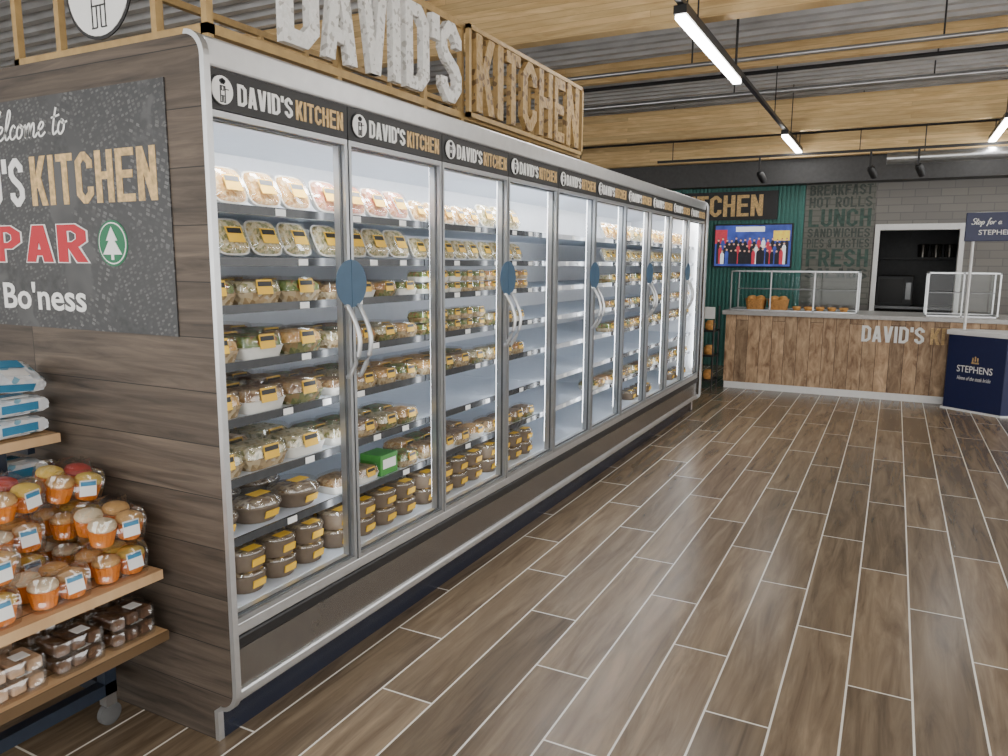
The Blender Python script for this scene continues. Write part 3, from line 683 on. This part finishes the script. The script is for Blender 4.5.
for i,(xx,lab) in enumerate(((-1.66,'black spotlight above the wall screen'),(-.37,'black spotlight above the wall lettering'),(.14,'black spotlight above the dark doorway'))):
    t=thing('spotlight',lab,'spotlight',(xx,10.35,2.6),'track spotlights')
    d=Vector((.3,.5,-.6)).normalized(); a=d.cross(Z).normalized(); b=d.cross(a)
    MB().lathe([(.03,0),(.045,.02),(.045,.15),(.038,.15),(.036,.13)],(xx,10.35,2.68),16,ax=a,ay=b,az=d).build('head',M['black'],t,True)
    MB().box(xx-.012,xx+.012,10.34,10.36,2.68,2.86).build('stem',M['black'],t)
tk=thing('light_track','black track carrying the spotlights before the back wall','track',(-.5,10.35,2.86))
MB().box(-3,2,10.33,10.37,2.86,2.89).build('rail',M['black'],tk)
for xx in (-2.8,-.5,1.8): MB().tube([(xx,10.37,2.89),(xx,10.37,3.58)],.006,6).build('hanger',M['black'],tk)

# ------------------------------------------------------------------ serving counter
ct=thing('serving_counter','rustic board-fronted serving counter with grey worktop and white plinth','counter',(-.3,9.8,0))
MB().box(-1.80,2.2,9.40,10.2,.08,.90).build('front',M['counterwood'],ct)
MB().box(-1.79,2.2,9.395,10.2,0,.08).build('plinth',M['white'],ct)
MB().box(-1.84,2.2,9.35,10.25,.90,.95).build('worktop',M['worktop'],ct,bevel=.006)
block("DAVID'S",M['whiteprint'],(-.29,9.398,.65),X,Z,.62,.18,ct,.02)
block("KITCHEN",M['goldprint'],(.39,9.398,.65),X,Z,.66,.18,ct,.025)
def case(x0,x1,label,split):
    # slim frame, clear panes on top, back and both ends; the customer side is left open over the goods
    t=thing('glass_case',label,'display case',((x0+x1)/2,9.7,.9505),'glass cases on the counter')
    mb=MB(); y0,y1,z0,z1=9.48,10.0,.951,1.43; q=.015
    for xx in (x0,x1-q):
        for yy in (y0,y1-q): mb.box(xx,xx+q,yy,yy+q,z0,z1)
    for zz in (z0,z1-q):
        for yy in (y0,y1-q): mb.box(x0,x1,yy,yy+q,zz,zz+q)
        for xx in (x0,x1-q): mb.box(xx,xx+q,y0,y1,zz,zz+q)
    for f in split: mb.box(x0+(x1-x0)*f-.007,x0+(x1-x0)*f+.007,y0,y0+.01,z0,z1)
    mb.build('frame',M['alu'],t)
    MB().box(x0+.02,x1-.02,y0+.02,y1-.02,z0+.0005,z0+.008).build('base',M['steel'],t)
    MB().box(x0+.02,x1-.02,y1-.2,y1-.02,1.20,1.208).build('shelf',M['caseframe'],t)
    MB().quad([(x0,y0,z1+.001),(x1,y0,z1+.001),(x1,y1,z1+.001),(x0,y1,z1+.001)]).quad([(x0+.02,y1-.006,z0+.02),(x1-.02,y1-.006,z0+.02),(x1-.02,y1-.006,z1-.02),(x0+.02,y1-.006,z1-.02)]).quad([(x0+.005,y0+.02,z0+.02),(x0+.005,y1-.02,z0+.02),(x0+.005,y1-.02,z1-.02),(x0+.005,y0+.02,z1-.02)]).quad([(x1-.005,y0+.02,z0+.02),(x1-.005,y1-.02,z0+.02),(x1-.005,y1-.02,z1-.02),(x1-.005,y0+.02,z1-.02)]).build('glass',M['case'],t)
case(-1.78,-.36,'wide slim-framed glass display case on the counter enclosing the bread baskets',(.33,.67))
case(.32,1.0,'slim-framed glass display case on the counter behind the navy stand',(.5,))
for bi,(bx,nm) in enumerate(((-1.50,'left-hand'),(-1.24,'right-hand'))):
    zb_=.9595
    bk=thing('bread_basket','%s shallow wicker basket of rolls in the wide counter glass case'%nm,'basket',(bx,9.70,zb_),'baskets in the glass case')
    secs=[[Vector((bx+p[0]*k,9.67+p[1]*k,zb_+z)) for p in se(.115,.155,5,24)] for k,z in ((.85,0),(1,.12),(1.03,.13),(.95,.13),(.8,.02))]
    MB().loft(secs).build('basket',M['wicker'],bk,True)
    for i,(dx,dy,w) in enumerate(((-.05,-.085,'front left'),(.05,-.085,'front right'),(-.05,.05,'rear left'),(.05,.05,'rear right'))):
        r=MB().lathe([(.02,-.03),(.045,-.015),(.048,.005),(.04,.03),(.015,.042)],(bx+dx,9.67+dy,zb_+.125),14)
        tag(r.build('bread_roll',M['bread'],smooth=True),'golden roll at the %s of the %s wicker basket'%(w,nm),'bread','rolls in the baskets')
for i in range(5):
    px=-1.03+i*.13
    r=MB().lathe([(.035,0),(.05,.03),(.053,.034),(.045,.045),(.01,.05)],(px,9.68,.9597),18)
    tag(r.build('meat_pie',M['bread'],smooth=True),'small golden pie, %s from the left on the floor of the wide glass case'%ORD[i],'pie','pies in the glass case')
rk=thing('snack_rack','black snack rack with small shelves at the left end of serving counter','rack',(-2.0,9.25,0))
mb=MB()
for xx in (-2.16,-1.88):
    for yy in (9.1,9.38): mb.tube([(xx,yy,0),(xx,yy,1.0)],.011,6)
mb.build('frame',M['black'],rk)
for z in (.1,.4,.7): MB().box(-2.17,-1.87,9.09,9.39,z,z+.02).build('shelf',M['black'],rk)
MB().box(-2.17,-1.87,9.08,9.09,.86,1.0).build('header',M['whiteprint'],rk)
n=0
for z,w in ((.1205,'bottom'),(.4205,'middle'),(.7205,'top')):
    for xx,q in ((-2.09,'left'),(-1.95,'right')):
        mb=MB(); mb.loft([[Vector((xx+p[0]*k,9.22+p[1]*k,zz)) for p in se(.055,.08,3,14)] for k,zz in ((.8,z),(1,z+.03),(.95,z+.08),(.6,z+.11))])
        tag(mb.build('snack_bag',M['bread' if n%2 else 'f_pale'],smooth=True),'baked snack bag at %s of the %s shelf on black rack'%(q,w),'snack','bags on the black rack'); n+=1
ws=thing('wall_sign','black sign board with white and gold letters on the teal ribbed wall','sign',(-3.0,11.42,2.15))
MB().box(-4.25,-1.55,11.40,11.434,2.14,2.54).build('board',M['black'],ws)
block("DAVID'S",M['whiteprint'],(-4.15,11.40,2.19),X,Z,1.12,.3,ws,.02)
block("KITCHEN",M['goldprint'],(-2.96,11.40,2.19),X,Z,1.21,.3,ws,.02)
sc=thing('wall_screen','flat screen showing a crowd of people on a blue stage, on teal ribbed wall','screen',(-1.87,11.42,1.47))
MB().box(-2.41,-1.32,11.37,11.43,1.46,2.08).build('bezel',M['black'],sc,bevel=.005)
mb=MB(); mb.mi=0; mb.box(-2.39,-1.34,11.368,11.37,1.48,2.06)
rs=random.Random(4)
mb.mi=3; mb.box(-2.39,-2.22,11.367,11.368,1.8,2.0); mb.mi=5; mb.box(-1.58,-1.36,11.367,11.368,1.84,1.98); mb.mi=2; mb.box(-2.1,-1.7,11.367,11.368,1.97,2.04)
for row in (0,1,2):
    for i in range(16-row):
        xx=-2.34+i*.063+row*.03; hgt=rs.uniform(.14,.18)+(.17,.09,.02)[row]; yy=11.366-.0015*row; w=.026
        mb.mi=rs.choice((1,1,1,2,3,1,1,0,1,1)); z0=1.51
        mb.prism([(xx-w*.9,z0),(xx+w*.9,z0),(xx+w,z0+hgt-.03),(xx+w*.5,z0+hgt),(xx-w*.5,z0+hgt),(xx-w,z0+hgt-.03)],'xz',yy-.001,yy)
        mb.mi=4; disc(mb,(xx,yy,z0+hgt+.017),X,Z,.014,.001,12)
        mb.mi=1; disc(mb,(xx,yy-.0002,z0+hgt+.027),X,Z,.012,.0006,10)
mb.build('picture',[M['scrblue'],M['scrdark'],M['scrwhite'],M['scrred'],M['skin'],M['scryellow']],sc)
mu=thing('wall_lettering','grey-green brick mural listing meals in darker capitals beside the doorway','mural',(-.74,11.49,.96))
MB().box(-1.19,-.31,11.47,11.498,.96,2.6).build('panel',M['muralwall'],mu)
zz=2.59
for s,h,c in (("BREAKFAST",.14,0),("HOT ROLLS",.14,0),("LUNCH",.24,1),("SANDWICHES",.12,0),("PIES & PASTIES",.12,0),("FRESH",.24,1),("SALADS",.14,0)):
    block(s,M['muraltext2' if c else 'muraltext'],(-1.14,11.47,zz-h),X,Z,.79,h,mu,.002); zz-=h+.022
pk=thing('prep_table','steel table standing in the dark kitchen behind the doorway','table',(.2,13,0))
MB().box(-.3,.8,12.7,13.3,.86,.9).build('tabletop',M['caseframe'],pk)
for xx in (-.28,.76):
    for yy in (12.72,13.26): MB().box(xx,xx+.03,yy,yy+.03,0,.86).build('leg',M['caseframe'],pk)
ov=thing('kitchen_oven','dark oven with glass window standing on the prep table in the dark kitchen','oven',(.0,13.0,.9005))
MB().box(-.25,.25,12.8,13.25,.901,1.35).build('body',M['darkgrey'],ov,bevel=.01)
MB().box(-.21,.12,12.79,12.80,.95,1.3).build('window',M['black'],ov)
MB().box(.15,.22,12.785,12.80,1.0,1.25).build('control_panel',M['caseframe'],ov)
sh=thing('wall_shelf','dark shelf holding tubs on the dark kitchen wall','shelf',(.3,13.45,1.6))
MB().box(-.4,1.0,13.3,13.6,1.6,1.63).build('board',M['darkgrey'],sh)
for i in range(4):
    q=MB().lathe([(.07,0),(.08,.18),(.083,.19),(.06,.2)],(.35+i*.18,13.45,1.6305),16)
    tag(q.build('storage_tub',M['kick'],smooth=True),'storage tub, %s from the left on the kitchen wall shelf'%ORD[i],'tub','tubs on the kitchen shelf')
kl=thing('kitchen_fill_light','added dim fill lamp, unseen under the dark kitchen ceiling','light',(.3,12.4,2.55))  # unseen lamp added so the kitchen beyond the doorway shows faintly
MB().box(.0,.6,12.35,12.45,2.56,2.6).build('housing',M['white'],kl)
MB().box(.02,.58,12.36,12.44,2.54,2.56).build('diffuser',M['kfill'],kl)

# ------------------------------------------------------------------ promotional stand
ps=thing('promo_stand','navy promotional stand with white poles and header before the counter','stand',(1.0,9.07,0))
Af=Vector((.55,9.16,0)); Bf=Vector((1.035,8.82,0))
foot=[(.55,9.16),(1.035,8.82),(1.45,9.0),(1.55,9.33),(.6,9.33)]
MB().prism(foot,'xy',.01,.79).build('base',M['navy'],ps,bevel=.006)
c=Vector((1.03,9.1)); rim=[tuple(c+(Vector(p)-c)*1.05) for p in foot]; rim=[(p[0],min(p[1],9.34)) for p in rim]
MB().prism(rim,'xy',.79,.84).build('table_rim',M['white'],ps,bevel=.006)
MB().prism(rim,'xy',0,.02).build('foot_rim',M['white'],ps)
for px,py in ((.68,9.15),(1.42,9.15)): MB().tube([(px,py,.84),(px,py,1.76)],.014,8).build('pole',M['white'],ps)
MB().prism([(.60,9.13),(1.5,9.13),(1.5,9.17),(.60,9.17)],'xy',1.75,2.04).build('header_board',M['navy'],ps,bevel=.006)
script(MB(),'Stop for a',(.65,9.13,1.92),X,Z,.26,.06,.13).build('lettering',M['whiteprint'],ps)
lettering('STEPHENS',M['whiteprint'],(.72,9.13,1.815),X,Z,.33,.05,ps,.002,.005)
dx=(Bf-Af).normalized(); nn=dx.cross(Z)
cm=(Af+Bf)/2+nn*.001
lettering('STEPHENS',M['whiteprint'],cm-dx*.18+Z*.41,dx,Z,.36,.07,ps,.002,.005)
lettering('Home of the steak bridie',M['whiteprint'],cm-dx*.17+Z*.33,dx,Z,.34,.04,ps,.002,-.005,.3)
mb=MB()
for k in (-1,0,1): mb.slab(cm+dx*(k*.025)+Z*(.545+.012*(k==0)),dx,Z,.012,.05,.003)
mb.slab(cm+Z*.515,dx,Z,.075,.015,.003)
mb.build('crown_emblem',M['goldprint'],ps)

# ------------------------------------------------------------------ bakery rack at the left
br=thing('bakery_rack','navy steel bakery rack with pine shelves and castors beside the fridge end','rack',(-2.4,1.0,0))
RY=1.49
MB().box(-2.98,-1.965,.42,RY,.518,.548).build('shelf',M['shelfwood'],br)
MB().box(-2.98,-1.955,.42,RY,.318,.348).build('shelf',M['shelfwood'],br)
MB().box(-2.98,-2.43,.42,RY,.903,.933).build('shelf',M['shelfwood'],br)
for yy in (.5,1.42):
    MB().box(-2.20,-2.16,yy-.02,yy+.02,.11,.318).build('post',M['navysteel'],br)
    MB().box(-3.02,-2.98,yy-.02,yy+.02,.11,1.3).build('post',M['navysteel'],br)
    MB().box(-3.02,-2.16,yy-.02,yy+.02,.11,.15).build('base_bar',M['navysteel'],br)
    MB().box(-2.98,-2.48,yy-.012,yy+.012,.87,.903).build('bracket',M['navysteel'],br)
for yy in (.56,1.30): MB().box(-2.47,-2.44,yy-.02,yy+.02,.548,.903).build('post',M['navysteel'],br)
MB().box(-2.20,-2.16,.5,1.42,.11,.15).build('base_bar',M['navysteel'],br)
for xx in (-2.18,-3.0):
    for yy in (.5,1.42):
        f=MB().box(xx-.018,xx+.018,yy-.018,yy+.018,.07,.11).build('castor',M['steel'],br)
        MB().lathe([(.028,-.013),(.037,-.01),(.037,.01),(.028,.013)],(xx,yy,.037),18,ax=Y,ay=Z,az=X).build('wheel',M['rubber'],f,True)
def cupcakes(tops):
    def f():
        r=thing('cupcake_pack','','cake pack'); n=0
        for sx in (-.037,.037):
            for sy in (-.037,.037):
                mb=MB(); secs=[]
                for rr,z in ((.026,.004),(.035,.05)):
                    secs.append([Vector((sx+(rr+.0018*(k%2))*math.cos(2*PI*k/32),sy+(rr+.0018*(k%2))*math.sin(2*PI*k/32),z)) for k in range(32)])
                mb.loft(secs); cs=mb.build('cupcake',M['orange'],r)
                MB().lathe([(.0335,.0505),(.0365,.056),(.033,.066),(.02,.073),(.004,.075)],(sx,sy,0),16).build('cake_top',M[tops[n%len(tops)]],cs,True); n+=1
        def sec(z,k,wob=0): return [Vector((p[0]*(k+wob*math.sin(i*2.3)),p[1]*(k+wob*math.cos(i*1.7)),z+wob*.08*math.sin(i*1.9))) for i,p in enumerate(se(.08,.08,6,36))]
        MB().loft([sec(0,.93),sec(.02,.97,.02),sec(.045,.97,.025),sec(.068,.955,.03),sec(.084,.86,.06),sec(.09,.6,.08)]).build('film',M['film'],r,True)
        ax=Vector((-.25,0,.97)).normalized()
        l=MB().slab((.079,.02,.05),Y,ax,.045,.045,.001).build('label',M['whiteprint'],r)
        MB().slab((.0765,.02,.0625),Y,ax,.04,.012,.0016).build('label_print',M['wrapblue'],l)
        return r
    return f
def cakebar(m,cnt=3):
    def f():
        r=thing('cake_pack','','cake pack')
        for k in range(cnt):
            y0=-.07+k*.14/cnt
            MB().box(-.05,.05,y0+.004,y0+.14/cnt-.004,.006,.04).build('cake_slice',M[m],r,bevel=.006)
        def sec(z,k): return [Vector((p[0]*k,p[1]*k,z)) for p in se(.064,.08,7)]
        MB().loft([sec(0,.95),sec(.03,1),sec(.048,.94)]).build('film',M['film'],r,True)
        MB().slab((.02,.02,.0485),Y,-X,.04,.04,.001).build('label',M['whiteprint'],r)
        return r
    return f
def wrap_pack():
    r=thing('wrapped_cakes','','cake pack')
    secs=[]
    for q,(y,k) in enumerate(((-.1,.02),(-.098,.6),(-.085,.9),(-.07,1),(-.035,.94),(0,1),(.035,.93),(.07,1),(.085,.9),(.098,.6),(.1,.02))):
        secs.append([Vector((p[0]+.003*math.sin(i*3.1+q),y,.032+p[1]*k+.0025*math.sin(i*2.1+q*2.7))) for i,p in enumerate(se(.057,.0275,5,22))])
    MB().loft(secs).build('wrapper',M['bluepack'],r,True)
    MB().slab((-.028,0,.0622),Y,-X,.12,.04,.0015).build('label',M['wrapblue'],r)
    MB().slab((.022,.01,.0622),Y,-X,.08,.03,.0015).build('label',M['whiteprint'],r)
    MB().slab((.0595,.0,.032),Y,Z,.12,.026,.0015).build('label',M['wrapblue'],r)
    return r
col=['right-hand','second','third','leftmost']
SC=1.1; TOPS={'cake':('cake','icing'),'mix':('icing','redjam','cake','icing'),'pale':('palecream','cake')}
for c_,yy in enumerate((1.392,1.2,1.008,.816)):
    for rw,xx,nl in ((0,-2.07,2 if c_ in (0,2) else 1),(1,-2.265,3 if c_<2 else 2)):
        for l in range(nl):
            top=(l==nl-1 and l>0)
            key='mix' if (top and rw==1) else ('cake','pale')[(c_+l+rw)%2]
            inst('cup'+key,cupcakes(TOPS[key]),(xx+random.uniform(-.003,.003),yy+random.uniform(-.002,.002),.5485+l*.0915*SC+(.022 if top else 0)),random.uniform(-.03,.03) if not top else random.uniform(-.4,.4),
                 '%s cupcake pack, %s layer, %s row of the pile on the middle rack shelf'%(col[c_],ORD[l],('front','back')[rw]),'cupcake packs on the bakery rack',SC,(random.uniform(-.12,.12),random.uniform(.08,.2)) if top else (0,0))
for c_,yy in enumerate((1.395,1.225,1.055,.885)):
    for rw,xx in ((0,-2.04),(1,-2.18)):
        for l in range(2 if rw==0 else 3):
            m='choc' if c_<2 else 'palecake'
            inst('bar'+m,cakebar(m),(xx,yy,.3485+l*.049),random.uniform(-.05,.05),
                 '%s %s slice pack, %s layer, %s row on the low rack shelf'%(col[c_],{'choc':'brown','palecake':'pale'}[m],('lower','upper','third')[l],('front','back')[rw]),'cake slice packs on the low shelf')
side=('nearer the fridge','farther left')
for c_,yy in enumerate((1.37,1.13)):
    for l in range(2):
        inst('wrap',wrap_pack,(-2.51-.012*l,yy+.014*(l%2),.934+l*.0655),random.uniform(-.12,.12),'blue and white wrapped cakes, %s of front stack on top rack shelf, %s'%(('lower','upper')[l],side[c_]),'wrapped cakes on the top rack shelf',1.0)
    inst('wrap',wrap_pack,(-2.545,yy+.01,.934+.162),random.uniform(-.15,.15),'blue and white wrapped cakes tilted on the front stack, top rack shelf, %s'%side[c_],'wrapped cakes on the top rack shelf',1.05,(random.uniform(-.1,.1),.5))
for c_,yy in enumerate((1.36,1.12)):
    for l in range(4):
        inst('wrap',wrap_pack,(-2.55,yy,.5485+l*.0755),random.uniform(-.05,.05),'blue and white wrapped cakes, %s of stack behind the cupcakes, %s'%(('lowest','second','third','highest')[l],side[c_]),'wrapped cakes behind the cupcakes',1.15)

# ------------------------------------------------------------------ world and camera
w=bpy.data.worlds.new('World'); bpy.context.scene.world=w; w.use_nodes=True
bg=w.node_tree.nodes['Background']; bg.inputs['Color'].default_value=(1,.988,.965,1); bg.inputs['Strength'].default_value=3.7
cam=bpy.data.cameras.new('Camera'); co=bpy.data.objects.new('Camera',cam); COL.objects.link(co)
cam.sensor_width=36; cam.lens=750/1008*36; cam.clip_start=.05
th=math.radians(27.3); p=math.radians(8.7); ph=math.radians(.35)
r=Vector((math.cos(th),math.sin(th),0)); F=Vector((-math.sin(th)*math.cos(p),math.cos(th)*math.cos(p),-math.sin(p))); U=r.cross(F)
r2=r*math.cos(ph)+U*math.sin(ph); u2=U*math.cos(ph)-r*math.sin(ph)
mw=Matrix((r2,u2,-F)).transposed().to_4x4(); mw.translation=(0,0,1.5)
co.matrix_world=mw
bpy.context.scene.camera=co
